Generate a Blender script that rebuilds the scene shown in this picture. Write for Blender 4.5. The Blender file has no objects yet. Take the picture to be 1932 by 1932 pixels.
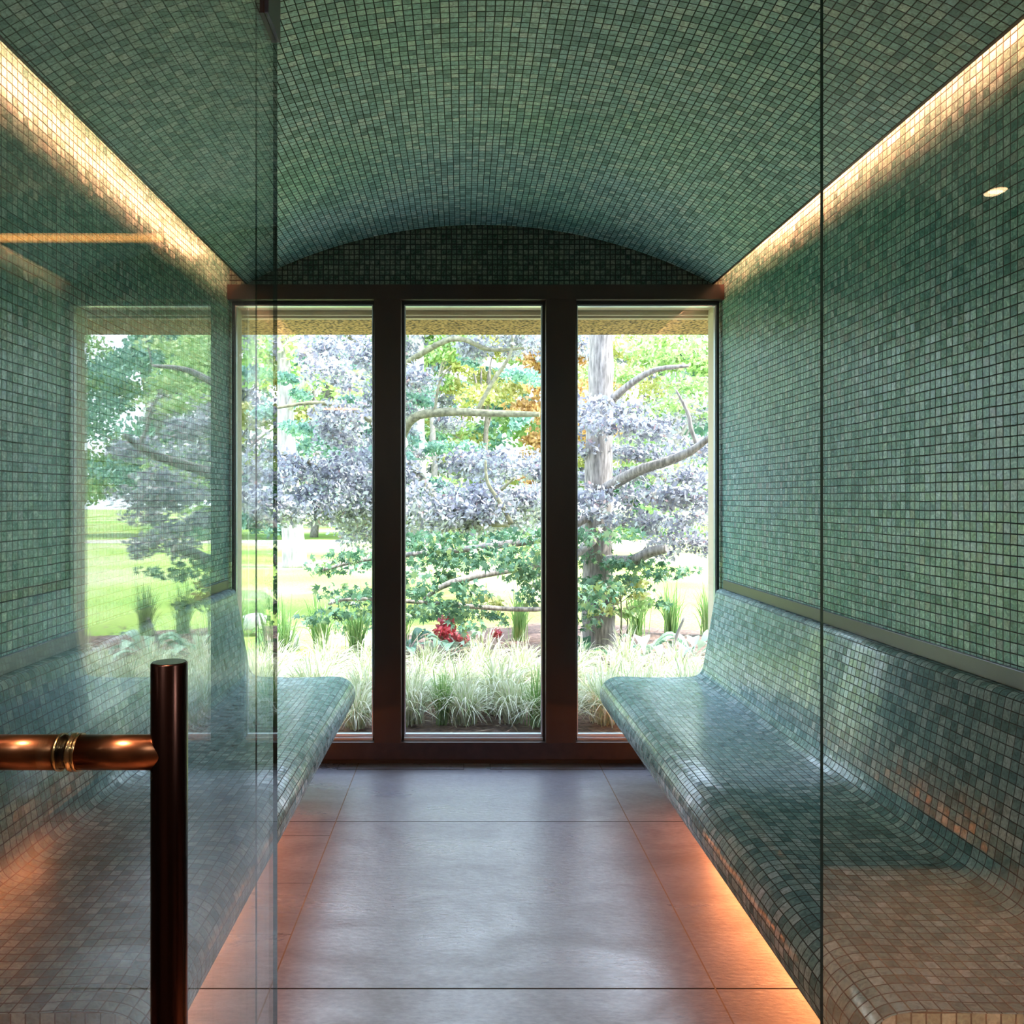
import bpy, bmesh, math, random
import numpy as np
from mathutils import Vector

# ------------------------------------------------------------------ camera, world, sun, exposure
sc = bpy.context.scene
COL = sc.collection
EYE = 1.353                     # camera height (m)
F = 1550.0                      # focal length in pixels of the 1932 px frame
cam_data = bpy.data.cameras.new('camera')
cam_data.sensor_width = 36.0
cam_data.lens = F / 1932 * 36.0
cam_data.shift_x = (966 - 872) / 1932
cam_data.shift_y = -(966 - 943) / 1932
cam_data.clip_start = 0.02
cam_data.clip_end = 300
cam = bpy.data.objects.new('camera', cam_data)
cam.location = (0, 0, EYE)
cam.rotation_euler = (math.pi / 2, 0, 0)
COL.objects.link(cam)
sc.camera = cam

world = bpy.data.worlds.new('world')
sc.world = world
world.use_nodes = True
wn = world.node_tree
bg = wn.nodes['Background']
tc = wn.nodes.new('ShaderNodeTexCoord')
sep = wn.nodes.new('ShaderNodeSeparateXYZ')
rmp = wn.nodes.new('ShaderNodeValToRGB')
wn.links.new(tc.outputs['Generated'], sep.inputs[0])
wn.links.new(sep.outputs['Z'], rmp.inputs[0])
wn.links.new(rmp.outputs[0], bg.inputs['Color'])
rmp.color_ramp.elements[0].color = (0.80, 0.89, 1.0, 1)
rmp.color_ramp.elements[1].color = (0.55, 0.72, 1.0, 1)
bg.inputs['Strength'].default_value = 2.3

sun_d = bpy.data.lights.new('sun', 'SUN')
sun_d.energy = 4.3
sun_d.angle = math.radians(2.0)
sun_d.color = (1.0, 0.94, 0.84)
sun = bpy.data.objects.new('sun', sun_d)
sun.rotation_euler = Vector((-0.72, 0.10, -1.0)).to_track_quat('-Z', 'Y').to_euler()
sun.location = (6, 3, 9)
COL.objects.link(sun)

sc.view_settings.view_transform = 'Standard'
sc.view_settings.look = 'None'
sc.view_settings.gamma = 1
sc.view_settings.exposure = 1.62
sc.view_settings.use_curve_mapping = False
cy = sc.cycles
cy.max_bounces = 9
cy.diffuse_bounces = 5
cy.glossy_bounces = 5
cy.transparent_max_bounces = 24
cy.transmission_bounces = 4
cy.caustics_reflective = False
cy.caustics_refractive = False
cy.sample_clamp_indirect = 6
cy.use_denoising = True
cy.use_adaptive_sampling = True
cy.adaptive_threshold = 0.015

rng = np.random.default_rng(7)
random.seed(7)
T = 0.0265                      # mosaic pitch (m)
WL, WR = -1.203, 1.342          # inner faces of the side walls
FAR = 4.25                      # window wall
GY = 1.442                      # plane of the glass screen
LEAF = -0.355                   # plane of the opened door leaf


def P(px, py, d):
    """point of the place seen at photo pixel px, py and d metres away"""
    return Vector(((px - 872) * d / F, d, EYE - (py - 943) * d / F))


# ------------------------------------------------------------------ tagging and mesh helpers
def tag(o, label=None, cat=None, group=None, kind=None):
    if label: o['label'] = label
    if cat: o['category'] = cat
    if group: o['group'] = group
    if kind: o['kind'] = kind
    return o


def empty(name, loc, label=None, cat=None, group=None, rz=0.0):
    o = bpy.data.objects.new(name, None)
    o.location = loc
    o.rotation_euler = (0, 0, rz)
    o.empty_display_size = 0.1
    COL.objects.link(o)
    return tag(o, label, cat, group)


def link(name, me, mats, parent=None, loc=None):
    o = bpy.data.objects.new(name, me)
    for m in (mats if isinstance(mats, (list, tuple)) else [mats]):
        if m and m.name not in [x.name for x in me.materials if x]:
            me.materials.append(m)
    COL.objects.link(o)
    if parent is not None:
        o.parent = parent
        o.location = Vector(loc if loc is not None else (0, 0, 0)) if loc is not None else -Vector(parent.location)
        if parent.parent is not None and loc is None:
            o.location = -(Vector(parent.location) + Vector(parent.parent.location))
    elif loc is not None:
        o.location = loc
    return o


def world_child(name, me, mats, parent):
    """mesh data in world metres, parented to an unrotated empty or mesh"""
    o = bpy.data.objects.new(name, me)
    for m in (mats if isinstance(mats, (list, tuple)) else [mats]):
        me.materials.append(m)
    COL.objects.link(o)
    o.parent = parent
    off = Vector((0, 0, 0))
    p = parent
    while p is not None:
        off += Vector(p.location)
        p = p.parent
    o.location = -off
    return o


def bm_box(bm, x0, x1, y0, y1, z0, z1, bevel=0.0, mi=0):
    vs = [bm.verts.new(c) for c in ((x0, y0, z0), (x1, y0, z0), (x1, y1, z0), (x0, y1, z0),
                                    (x0, y0, z1), (x1, y0, z1), (x1, y1, z1), (x0, y1, z1))]
    fs = []
    for q in ((3, 2, 1, 0), (4, 5, 6, 7), (0, 1, 5, 4), (2, 3, 7, 6), (1, 2, 6, 5), (3, 0, 4, 7)):
        f = bm.faces.new([vs[i] for i in q]); f.material_index = mi; fs.append(f)
    if bevel:
        es = list({e for f in fs for e in f.edges})
        bmesh.ops.bevel(bm, geom=es, offset=bevel, segments=2, affect='EDGES', profile=0.6)
    return fs


def bm_tube(bm, pts, radii, seg=12, caps=True):
    pts = [Vector(p) for p in pts]
    if not isinstance(radii, (list, tuple)): radii = [radii] * len(pts)
    rings = []
    n = len(pts)
    ref = None
    for i, p in enumerate(pts):
        t = (pts[min(i + 1, n - 1)] - pts[max(i - 1, 0)])
        t.normalize()
        if ref is None:
            ref = Vector((0, 0, 1)) if abs(t.z) < 0.9 else Vector((1, 0, 0))
        a = t.cross(ref)
        if a.length < 1e-4: a = t.cross(Vector((0, 1, 0)))
        a.normalize(); b = t.cross(a); ref = -b if False else ref
        rings.append([bm.verts.new(p + (a * math.cos(2 * math.pi * k / seg) + b * math.sin(2 * math.pi * k / seg)) * radii[i])
                      for k in range(seg)])
    for i in range(n - 1):
        for k in range(seg):
            f = bm.faces.new((rings[i][k], rings[i][(k + 1) % seg], rings[i + 1][(k + 1) % seg], rings[i + 1][k]))
            f.smooth = True
    if caps:
        bm.faces.new(rings[0][::-1]); bm.faces.new(rings[-1])


def bm_lathe(bm, centre, axis, prof, seg=40):
    """prof = [(distance along axis, radius)]"""
    c = Vector(centre); ax = Vector(axis).normalized()
    ref = Vector((0, 0, 1)) if abs(ax.z) < 0.9 else Vector((1, 0, 0))
    a = ax.cross(ref).normalized(); b = ax.cross(a)
    rings = []
    for s, r in prof:
        rings.append([bm.verts.new(c + ax * s + (a * math.cos(2 * math.pi * k / seg) + b * math.sin(2 * math.pi * k / seg)) * r)
                      for k in range(seg)])
    for i in range(len(rings) - 1):
        for k in range(seg):
            f = bm.faces.new((rings[i][k], rings[i][(k + 1) % seg], rings[i + 1][(k + 1) % seg], rings[i + 1][k]))
            f.smooth = True
    bm.faces.new(rings[0][::-1]); bm.faces.new(rings[-1])


def finish(bm, name='mesh'):
    bmesh.ops.recalc_face_normals(bm, faces=bm.faces)
    me = bpy.data.meshes.new(name)
    bm.to_mesh(me); bm.free()
    return me


def box_uv(me):
    """UV in metres, by the dominant direction of each face"""
    uv = me.uv_layers.new(name='tile')
    for p in me.polygons:
        n = p.normal
        a = max(range(3), key=lambda i: abs(n[i]))
        for li in p.loop_indices:
            c = me.vertices[me.loops[li].vertex_index].co
            uv.data[li].uv = ((c.y, c.z), (c.x, c.z), (c.x, c.y))[a]


def boxes(*bs, bevel=0.0):
    bm = bmesh.new()
    for b in bs: bm_box(bm, *b, bevel=bevel)
    return finish(bm)


def extrude(prof, y0, y1, ny=1, closed=True, smooth=True, flip=False):
    """sweep an x,z outline along y; UV u = length along the outline, v = y"""
    bm = bmesh.new()
    uvl = bm.loops.layers.uv.new('tile')
    n = len(prof)
    s = [0.0]
    for i in range(1, n + 1):
        a, b = prof[i - 1], prof[i % n]
        s.append(s[-1] + math.hypot(b[0] - a[0], b[1] - a[1]))
    ys = [y0 + (y1 - y0) * j / ny for j in range(ny + 1)]
    rows = [[bm.verts.new((x, y, z)) for x, z in prof] for y in ys]
    m = n if closed else n - 1
    for j in range(ny):
        for i in range(m):
            k = (i + 1) % n
            f = bm.faces.new((rows[j][i], rows[j][k], rows[j + 1][k], rows[j + 1][i]))
            f.smooth = smooth
            for l, uv in zip(f.loops, ((s[i], ys[j]), (s[i + 1], ys[j]), (s[i + 1], ys[j + 1]), (s[i], ys[j + 1]))):
                l[uvl].uv = uv
    if closed:
        for row in (rows[0][::-1], rows[-1]):
            f = bm.faces.new(row)
            for l in f.loops: l[uvl].uv = (l.vert.co.x, l.vert.co.z)
    bmesh.ops.recalc_face_normals(bm, faces=bm.faces)
    me = bpy.data.meshes.new('extrusion')
    bm.to_mesh(me); bm.free()
    return me


def spline(pts, per=6):
    out = []
    n = len(pts)
    for i in range(n - 1):
        p0, p1, p2, p3 = (np.array(pts[max(i - 1, 0)], float), np.array(pts[i], float),
                          np.array(pts[i + 1], float), np.array(pts[min(i + 2, n - 1)], float))
        for k in range(per):
            t = k / per
            out.append(tuple(0.5 * ((2 * p1) + (-p0 + p2) * t + (2 * p0 - 5 * p1 + 4 * p2 - p3) * t * t
                                    + (-p0 + 3 * p1 - 3 * p2 + p3) * t ** 3)))
    out.append(tuple(pts[-1]))
    return out


def raw_mesh(verts, faces_flat, loop_tot):
    me = bpy.data.meshes.new('leaves')
    nv = len(verts)
    me.vertices.add(nv)
    me.vertices.foreach_set('co', np.asarray(verts, dtype=np.float32).ravel())
    me.loops.add(len(faces_flat))
    me.loops.foreach_set('vertex_index', np.asarray(faces_flat, dtype=np.int32))
    me.polygons.add(len(loop_tot))
    starts = np.concatenate(([0], np.cumsum(loop_tot)[:-1])).astype(np.int32)
    me.polygons.foreach_set('loop_start', starts)
    me.polygons.foreach_set('loop_total', np.asarray(loop_tot, dtype=np.int32))
    me.update(calc_edges=True)
    me.validate()
    return me


# ------------------------------------------------------------------ materials
def new_mat(name):
    m = bpy.data.materials.new(name)
    m.use_nodes = True
    nt = m.node_tree
    b = nt.nodes['Principled BSDF']
    return m, nt, b


def N(nt, typ, **kw):
    n = nt.nodes.new(typ)
    for k, v in kw.items():
        if k == 'inp':
            for kk, vv in v.items(): n.inputs[kk].default_value = vv
        else: setattr(n, k, v)
    return n


def math_n(nt, op, a=None, b=None, c=None):
    n = nt.nodes.new('ShaderNodeMath'); n.operation = op
    for i, v in enumerate((a, b, c)):
        if v is None: continue
        if isinstance(v, (int, float)): n.inputs[i].default_value = v
        else: nt.links.new(v, n.inputs[i])
    return n.outputs[0]


def ramp(nt, fac, stops, interp='LINEAR'):
    r = nt.nodes.new('ShaderNodeValToRGB')
    r.color_ramp.interpolation = interp
    els = r.color_ramp.elements
    while len(els) < len(stops): els.new(0.5)
    for e, (p, c) in zip(els, stops):
        e.position = p; e.color = (*c, 1)
    if fac is not None: nt.links.new(fac, r.inputs[0])
    return r.outputs[0]


def mixc(nt, fac, a, b, mode='MIX'):
    n = nt.nodes.new('ShaderNodeMix'); n.data_type = 'RGBA'; n.blend_type = mode
    for sock, v in ((n.inputs[0], fac), (n.inputs[6], a), (n.inputs[7], b)):
        if isinstance(v, (int, float)): sock.default_value = v
        elif isinstance(v, tuple): sock.default_value = (*v, 1) if len(v) == 3 else v
        else: nt.links.new(v, sock)
    return n.outputs[2]


def mosaic(name, stops, grout=(0.012, 0.035, 0.028), rough=0.22, tilt=0.09, warp=0.0012, joint=0.05, spec=0.5):
    m, nt, b = new_mat(name)
    L = nt.links
    uv = N(nt, 'ShaderNodeUVMap', uv_map='tile')
    nz = N(nt, 'ShaderNodeTexNoise', inp={'Scale': 9.0, 'Detail': 1.0})
    L.new(uv.outputs[0], nz.inputs['Vector'])
    off = N(nt, 'ShaderNodeVectorMath', operation='MULTIPLY_ADD')
    L.new(nz.outputs['Color'], off.inputs[0])
    off.inputs[1].default_value = (warp * 4, warp * 4, 0)
    L.new(uv.outputs[0], off.inputs[2])
    sc_ = N(nt, 'ShaderNodeVectorMath', operation='SCALE')
    L.new(off.outputs[0], sc_.inputs[0]); sc_.inputs['Scale'].default_value = 1 / T
    fl = N(nt, 'ShaderNodeVectorMath', operation='FLOOR'); L.new(sc_.outputs[0], fl.inputs[0])
    fr = N(nt, 'ShaderNodeVectorMath', operation='FRACTION'); L.new(sc_.outputs[0], fr.inputs[0])
    wn_ = N(nt, 'ShaderNodeTexWhiteNoise', noise_dimensions='2D'); L.new(fl.outputs[0], wn_.inputs['Vector'])
    sp = N(nt, 'ShaderNodeSeparateXYZ'); L.new(fr.outputs[0], sp.inputs[0])
    ex = math_n(nt, 'MINIMUM', sp.outputs['X'], math_n(nt, 'SUBTRACT', 1.0, sp.outputs['X']))
    ey = math_n(nt, 'MINIMUM', sp.outputs['Y'], math_n(nt, 'SUBTRACT', 1.0, sp.outputs['Y']))
    edge = math_n(nt, 'MINIMUM', ex, ey)
    mask = N(nt, 'ShaderNodeMapRange', interpolation_type='SMOOTHSTEP')
    L.new(edge, mask.inputs['Value'])
    mask.inputs['From Min'].default_value = joint * 0.75
    mask.inputs['From Max'].default_value = joint * 1.35
    tile = mask.outputs[0]
    # stone: each piece its own tone, with fine marbling and slow drifts of hue over the surface
    col = ramp(nt, wn_.outputs['Value'], stops)
    vein = N(nt, 'ShaderNodeTexNoise', inp={'Scale': 70.0, 'Detail': 5.0, 'Distortion': 1.2})
    va = N(nt, 'ShaderNodeVectorMath', operation='ADD')
    wsc = N(nt, 'ShaderNodeVectorMath', operation='SCALE'); wsc.inputs['Scale'].default_value = 7.0
    L.new(wn_.outputs['Color'], wsc.inputs[0]); L.new(wsc.outputs[0], va.inputs[0]); L.new(uv.outputs[0], va.inputs[1])
    L.new(va.outputs[0], vein.inputs['Vector'])
    vr = ramp(nt, vein.outputs['Fac'], [(0.3, (0.55, 0.58, 0.56)), (0.5, (0.95, 0.97, 0.95)), (0.72, (1.35, 1.32, 1.28))])
    col = mixc(nt, 1.0, col, vr, 'MULTIPLY')
    big = N(nt, 'ShaderNodeTexNoise', inp={'Scale': 1.6, 'Detail': 3.0})
    L.new(uv.outputs[0], big.inputs['Vector'])
    br = ramp(nt, big.outputs['Fac'], [(0.3, (0.82, 0.95, 0.86)), (0.5, (1, 1, 1)), (0.7, (1.08, 1.02, 1.14))])
    col = mixc(nt, 1.0, col, br, 'MULTIPLY')
    fin = mixc(nt, tile, grout, col)
    L.new(fin, b.inputs['Base Color'])
    rr = math_n(nt, 'MULTIPLY_ADD', vein.outputs['Fac'], 0.16, rough - 0.06)
    rgh = N(nt, 'ShaderNodeMapRange'); L.new(tile, rgh.inputs['Value'])
    rgh.inputs['To Min'].default_value = 0.75; L.new(rr, rgh.inputs['To Max'])
    L.new(rgh.outputs[0], b.inputs['Roughness'])
    b.inputs['Specular IOR Level'].default_value = spec
    geo = N(nt, 'ShaderNodeNewGeometry')
    t1 = N(nt, 'ShaderNodeVectorMath', operation='SUBTRACT'); L.new(wn_.outputs['Color'], t1.inputs[0]); t1.inputs[1].default_value = (0.5, 0.5, 0.5)
    t2 = N(nt, 'ShaderNodeVectorMath', operation='SCALE'); L.new(t1.outputs[0], t2.inputs[0]); t2.inputs['Scale'].default_value = tilt
    t3 = N(nt, 'ShaderNodeVectorMath', operation='ADD'); L.new(t2.outputs[0], t3.inputs[0]); L.new(geo.outputs['Normal'], t3.inputs[1])
    t4 = N(nt, 'ShaderNodeVectorMath', operation='NORMALIZE'); L.new(t3.outputs[0], t4.inputs[0])
    hs = math_n(nt, 'MULTIPLY_ADD', vein.outputs['Fac'], 0.25, tile)
    bp = N(nt, 'ShaderNodeBump', inp={'Strength': 0.5, 'Distance': 0.0015})
    L.new(hs, bp.inputs['Height']); L.new(t4.outputs[0], bp.inputs['Normal'])
    L.new(bp.outputs[0], b.inputs['Normal'])
    return m


def plain(name, col, rough=0.5, metal=0.0, noise=0.0, nscale=12.0, bump=0.0, spec=0.5, emit=None, estr=0.0, stretch=(1, 1, 1)):
    m, nt, b = new_mat(name)
    b.inputs['Roughness'].default_value = rough
    b.inputs['Metallic'].default_value = metal
    b.inputs['Specular IOR Level'].default_value = spec
    tcn = N(nt, 'ShaderNodeTexCoord'); mp = N(nt, 'ShaderNodeMapping'); mp.inputs['Scale'].default_value = stretch
    nt.links.new(tcn.outputs['Object'], mp.inputs[0])
    nz = N(nt, 'ShaderNodeTexNoise', inp={'Scale': nscale, 'Detail': 6.0})
    nt.links.new(mp.outputs[0], nz.inputs['Vector'])
    c = ramp(nt, nz.outputs['Fac'], [(0.3, tuple(v * (1 - noise) for v in col)), (0.7, tuple(min(1, v * (1 + noise)) for v in col))])
    nt.links.new(c, b.inputs['Base Color'])
    if bump:
        bp = N(nt, 'ShaderNodeBump', inp={'Strength': bump, 'Distance': 0.004})
        nt.links.new(nz.outputs['Fac'], bp.inputs['Height']); nt.links.new(bp.outputs[0], b.inputs['Normal'])
    if emit:
        b.inputs['Emission Color'].default_value = (*emit, 1)
        b.inputs['Emission Strength'].default_value = estr
    return m


def glass_mat(name, tint=(0.97, 0.99, 0.98), ior=1.5, rough=0.0, streak=0.0):
    """clear sheet glass: what is not reflected at each face passes straight through"""
    m = bpy.data.materials.new(name); m.use_nodes = True
    nt = m.node_tree; nt.nodes.clear()
    out = N(nt, 'ShaderNodeOutputMaterial')
    tr = N(nt, 'ShaderNodeBsdfTransparent'); tr.inputs[0].default_value = (*tint, 1)
    gl = N(nt, 'ShaderNodeBsdfGlossy'); gl.inputs['Roughness'].default_value = rough
    mx = N(nt, 'ShaderNodeMixShader')
    geo = N(nt, 'ShaderNodeNewGeometry')
    io = N(nt, 'ShaderNodeMapRange'); nt.links.new(geo.outputs['Backfacing'], io.inputs['Value'])
    io.inputs['To Min'].default_value = ior; io.inputs['To Max'].default_value = 1 / ior
    fr = N(nt, 'ShaderNodeFresnel'); nt.links.new(io.outputs[0], fr.inputs['IOR'])
    nt.links.new(fr.outputs[0], mx.inputs[0])
    nt.links.new(tr.outputs[0], mx.inputs[1]); nt.links.new(gl.outputs[0], mx.inputs[2])
    last = mx.outputs[0]
    if streak:
        # dried runs of condensation
        tcn = N(nt, 'ShaderNodeTexCoord'); mp = N(nt, 'ShaderNodeMapping'); mp.inputs['Scale'].default_value = (60, 60, 1.2)
        nt.links.new(tcn.outputs['Object'], mp.inputs[0])
        nz = N(nt, 'ShaderNodeTexNoise', inp={'Scale': 1.0, 'Detail': 4.0}); nt.links.new(mp.outputs[0], nz.inputs['Vector'])
        fac = N(nt, 'ShaderNodeMapRange'); nt.links.new(nz.outputs['Fac'], fac.inputs['Value'])
        fac.inputs['From Min'].default_value = 0.6; fac.inputs['From Max'].default_value = 0.78; fac.inputs['To Max'].default_value = streak
        df = N(nt, 'ShaderNodeBsdfDiffuse'); df.inputs[0].default_value = (0.8, 0.8, 0.78, 1)
        m2 = N(nt, 'ShaderNodeMixShader'); nt.links.new(fac.outputs[0], m2.inputs[0])
        nt.links.new(last, m2.inputs[1]); nt.links.new(df.outputs[0], m2.inputs[2]); last = m2.outputs[0]
    nt.links.new(last, out.inputs['Surface'])
    return m


def leaf_mat(name, stops, trans=0.35, rough=0.45):
    m = bpy.data.materials.new(name); m.use_nodes = True
    nt = m.node_tree; nt.nodes.clear()
    out = N(nt, 'ShaderNodeOutputMaterial')
    geo = N(nt, 'ShaderNodeNewGeometry')
    c = ramp(nt, geo.outputs['Random Per Island'], stops)
    df = N(nt, 'ShaderNodeBsdfDiffuse'); tl = N(nt, 'ShaderNodeBsdfTranslucent')
    gl = N(nt, 'ShaderNodeBsdfGlossy'); gl.inputs['Roughness'].default_value = rough
    nt.links.new(c, df.inputs[0]); nt.links.new(c, tl.inputs[0])
    m1 = N(nt, 'ShaderNodeMixShader'); m1.inputs[0].default_value = trans
    nt.links.new(df.outputs[0], m1.inputs[1]); nt.links.new(tl.outputs[0], m1.inputs[2])
    m2 = N(nt, 'ShaderNodeMixShader'); m2.inputs[0].default_value = 0.06
    nt.links.new(m1.outputs[0], m2.inputs[1]); nt.links.new(gl.outputs[0], m2.inputs[2])
    nt.links.new(m2.outputs[0], out.inputs['Surface'])
    return m


GREEN = [(0.0, (0.10, 0.27, 0.25)), (0.25, (0.17, 0.38, 0.35)), (0.5, (0.24, 0.46, 0.42)), (0.72, (0.31, 0.53, 0.48)),
         (0.88, (0.38, 0.57, 0.56)), (0.96, (0.32, 0.40, 0.39)), (1.0, (0.44, 0.62, 0.56))]
VAULTC = [(0.0, (0.18, 0.36, 0.37)), (0.3, (0.33, 0.59, 0.61)), (0.6, (0.42, 0.69, 0.70)), (0.85, (0.56, 0.78, 0.76)), (1.0, (0.70, 0.86, 0.84))]
BENCHC = [(0.0, (0.14, 0.26, 0.28)), (0.3, (0.23, 0.38, 0.40)), (0.6, (0.31, 0.47, 0.50)), (0.85, (0.40, 0.54, 0.57)), (1.0, (0.50, 0.62, 0.65))]
M_wall = mosaic('green_wall_mosaic', GREEN, grout=(0.008, 0.026, 0.022), joint=0.058, rough=0.24, tilt=0.10)
M_vault = mosaic('green_vault_mosaic', VAULTC, grout=(0.008, 0.03, 0.026), joint=0.06, rough=0.38, tilt=0.10)
M_bench = mosaic('green_bench_mosaic', BENCHC, grout=(0.015, 0.03, 0.03), rough=0.20, tilt=0.08, spec=0.8)
M_shaded = mosaic('shaded_lunette_mosaic', [(0, (0.05, 0.09, 0.07)), (0.5, (0.10, 0.15, 0.12)), (1, (0.18, 0.22, 0.18))], grout=(0.01, 0.015, 0.012), rough=0.25, joint=0.10)  # backlit shade of the lunette put into darker tile colours
M_bronze = plain('brown_bronze', (0.030, 0.012, 0.006), rough=0.42, metal=0.0, noise=0.35, nscale=6, stretch=(1, 1, 0.3))
M_sill = plain('dark_brown_stone', (0.022, 0.010, 0.008), rough=0.3, noise=0.5, nscale=20)
M_black = plain('black_gasket_and_gaps', (0.012, 0.012, 0.012), rough=0.5)
M_alu = plain('pale_aluminium', (0.62, 0.66, 0.74), rough=0.3, metal=0.8)
M_cream = plain('cream_painted_reveal', (0.62, 0.53, 0.38), rough=0.7, noise=0.06, nscale=3)
M_handle = plain('dark_copper_metal', (0.045, 0.019, 0.015), rough=0.24, metal=1.0, noise=0.15, nscale=30, stretch=(1, 1, 0.1))
M_stub = plain('copper_stub_metal', (0.22, 0.085, 0.042), rough=0.3, metal=1.0, noise=0.2, nscale=30)
M_brass = plain('brass_collar', (0.62, 0.40, 0.20), rough=0.22, metal=1.0)
M_steel = plain('grey_patch_metal', (0.10, 0.09, 0.11), rough=0.3, metal=0.8)
M_glass = glass_mat('clear_screen_glass', streak=0.06)
M_leafg = glass_mat('coated_door_glass', ior=1.72, streak=0.05)
M_pane = glass_mat('window_glass', tint=(0.98, 1.0, 0.99))
M_gedge = plain('green_glass_edge', (0.015, 0.035, 0.028), rough=0.6, spec=0.15)
M_led = plain('warm_strip_light', (0.9, 0.7, 0.5), emit=(1.0, 0.37, 0.185), estr=28)
M_ledu = plain('orange_strip_light', (0.9, 0.6, 0.4), emit=(1.0, 0.27, 0.08), estr=17)
M_ledb = plain('amber_line_light', (0.9, 0.6, 0.4), emit=(1.0, 0.40, 0.08), estr=5)
M_lamp = plain('warm_downlight_lens', (0.9, 0.8, 0.6), emit=(1.0, 0.66, 0.36), estr=11)
M_globe = plain('fill_globe_glow', (0.9, 0.9, 0.9), emit=(0.90, 1.0, 0.99), estr=19)  # glow of the added globes that brighten the room
M_white = plain('off_white_paint', (0.55, 0.52, 0.48), rough=0.8)
M_plaster = plain('dark_corridor_plaster', (0.10, 0.09, 0.08), rough=0.8, noise=0.1)


def stone_floor():
    m, nt, b = new_mat('slate_floor_tiles')
    L = nt.links
    tcn = N(nt, 'ShaderNodeTexCoord')
    sp = N(nt, 'ShaderNodeSeparateXYZ'); L.new(tcn.outputs['Object'], sp.inputs[0])
    X, Y = sp.outputs['X'], sp.outputs['Y']

    def line(coord, at, w):
        d = math_n(nt, 'ABSOLUTE', math_n(nt, 'SUBTRACT', coord, at))
        return math_n(nt, 'LESS_THAN', d, w)
    lx = None
    for at in (-0.5315, 0.701):
        v = line(X, at, 0.0022)
        lx = v if lx is None else math_n(nt, 'MAXIMUM', lx, v)
    ly = None
    for at in (1.09, 2.274, 3.455):
        v = line(Y, at, 0.003)
        ly = v if ly is None else math_n(nt, 'MAXIMUM', ly, v)
    sidem = math_n(nt, 'MAXIMUM', math_n(nt, 'LESS_THAN', X, -0.5315), math_n(nt, 'GREATER_THAN', X, 0.701))
    l2 = None
    for at in (1.68, 2.56, 2.9, 3.31):
        v = line(Y, at, 0.0012)
        l2 = v if l2 is None else math_n(nt, 'MAXIMUM', l2, v)
    l2 = math_n(nt, 'MULTIPLY', l2, math_n(nt, 'LESS_THAN', X, -0.5315))
    gr = math_n(nt, 'MAXIMUM', math_n(nt, 'MAXIMUM', lx, ly), l2)
    mp = N(nt, 'ShaderNodeMapping'); mp.inputs['Scale'].default_value = (1.0, 2.2, 1)
    L.new(tcn.outputs['Object'], mp.inputs[0])
    n1 = N(nt, 'ShaderNodeTexNoise', inp={'Scale': 2.2, 'Detail': 8.0, 'Roughness': 0.62, 'Distortion': 0.6}); L.new(mp.outputs[0], n1.inputs['Vector'])
    n2 = N(nt, 'ShaderNodeTexNoise', inp={'Scale': 38.0, 'Detail': 6.0, 'Roughness': 0.6}); L.new(mp.outputs[0], n2.inputs['Vector'])
    c = ramp(nt, n1.outputs['Fac'], [(0.25, (0.14, 0.12, 0.135)), (0.5, (0.24, 0.23, 0.28)), (0.75, (0.34, 0.345, 0.42))])
    c2 = ramp(nt, n2.outputs['Fac'], [(0.3, (0.75, 0.75, 0.75)), (0.7, (1.2, 1.2, 1.2))])
    c = mixc(nt, 1.0, c, c2, 'MULTIPLY')
    c = mixc(nt, gr, c, (0.03, 0.02, 0.017))
    c = mixc(nt, lx, c, (0.26, 0.19, 0.14))
    L.new(c, b.inputs['Base Color'])
    # damp patches are smoother than dry ones
    rg = N(nt, 'ShaderNodeMapRange'); L.new(n1.outputs['Fac'], rg.inputs['Value'])
    rg.inputs['From Min'].default_value = 0.38; rg.inputs['From Max'].default_value = 0.62
    rg.inputs['To Min'].default_value = 0.42; rg.inputs['To Max'].default_value = 0.27
    anyj = math_n(nt, 'MAXIMUM', gr, lx)
    rj = N(nt, 'ShaderNodeMapRange'); L.new(anyj, rj.inputs['Value']); L.new(rg.outputs[0], rj.inputs['To Min']); rj.inputs['To Max'].default_value = 0.9
    L.new(rj.outputs[0], b.inputs['Roughness'])
    sj = N(nt, 'ShaderNodeMapRange'); L.new(anyj, sj.inputs['Value']); sj.inputs['To Min'].default_value = 1.0; sj.inputs['To Max'].default_value = 0.05
    L.new(sj.outputs[0], b.inputs['Specular IOR Level'])
    b.inputs['IOR'].default_value = 1.65
    mp2 = N(nt, 'ShaderNodeMapping'); mp2.inputs['Scale'].default_value = (14, 60, 1); L.new(tcn.outputs['Object'], mp2.inputs[0])
    n3 = N(nt, 'ShaderNodeTexNoise', inp={'Scale': 1.0, 'Detail': 5.0, 'Distortion': 0.8}); L.new(mp2.outputs[0], n3.inputs['Vector'])
    h = math_n(nt, 'ADD', math_n(nt, 'MULTIPLY', n3.outputs['Fac'], 0.6), n2.outputs['Fac'])
    bp = N(nt, 'ShaderNodeBump', inp={'Strength': 0.26, 'Distance': 0.004}); L.new(h, bp.inputs['Height'])
    L.new(bp.outputs[0], b.inputs['Normal'])
    return m


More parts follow.
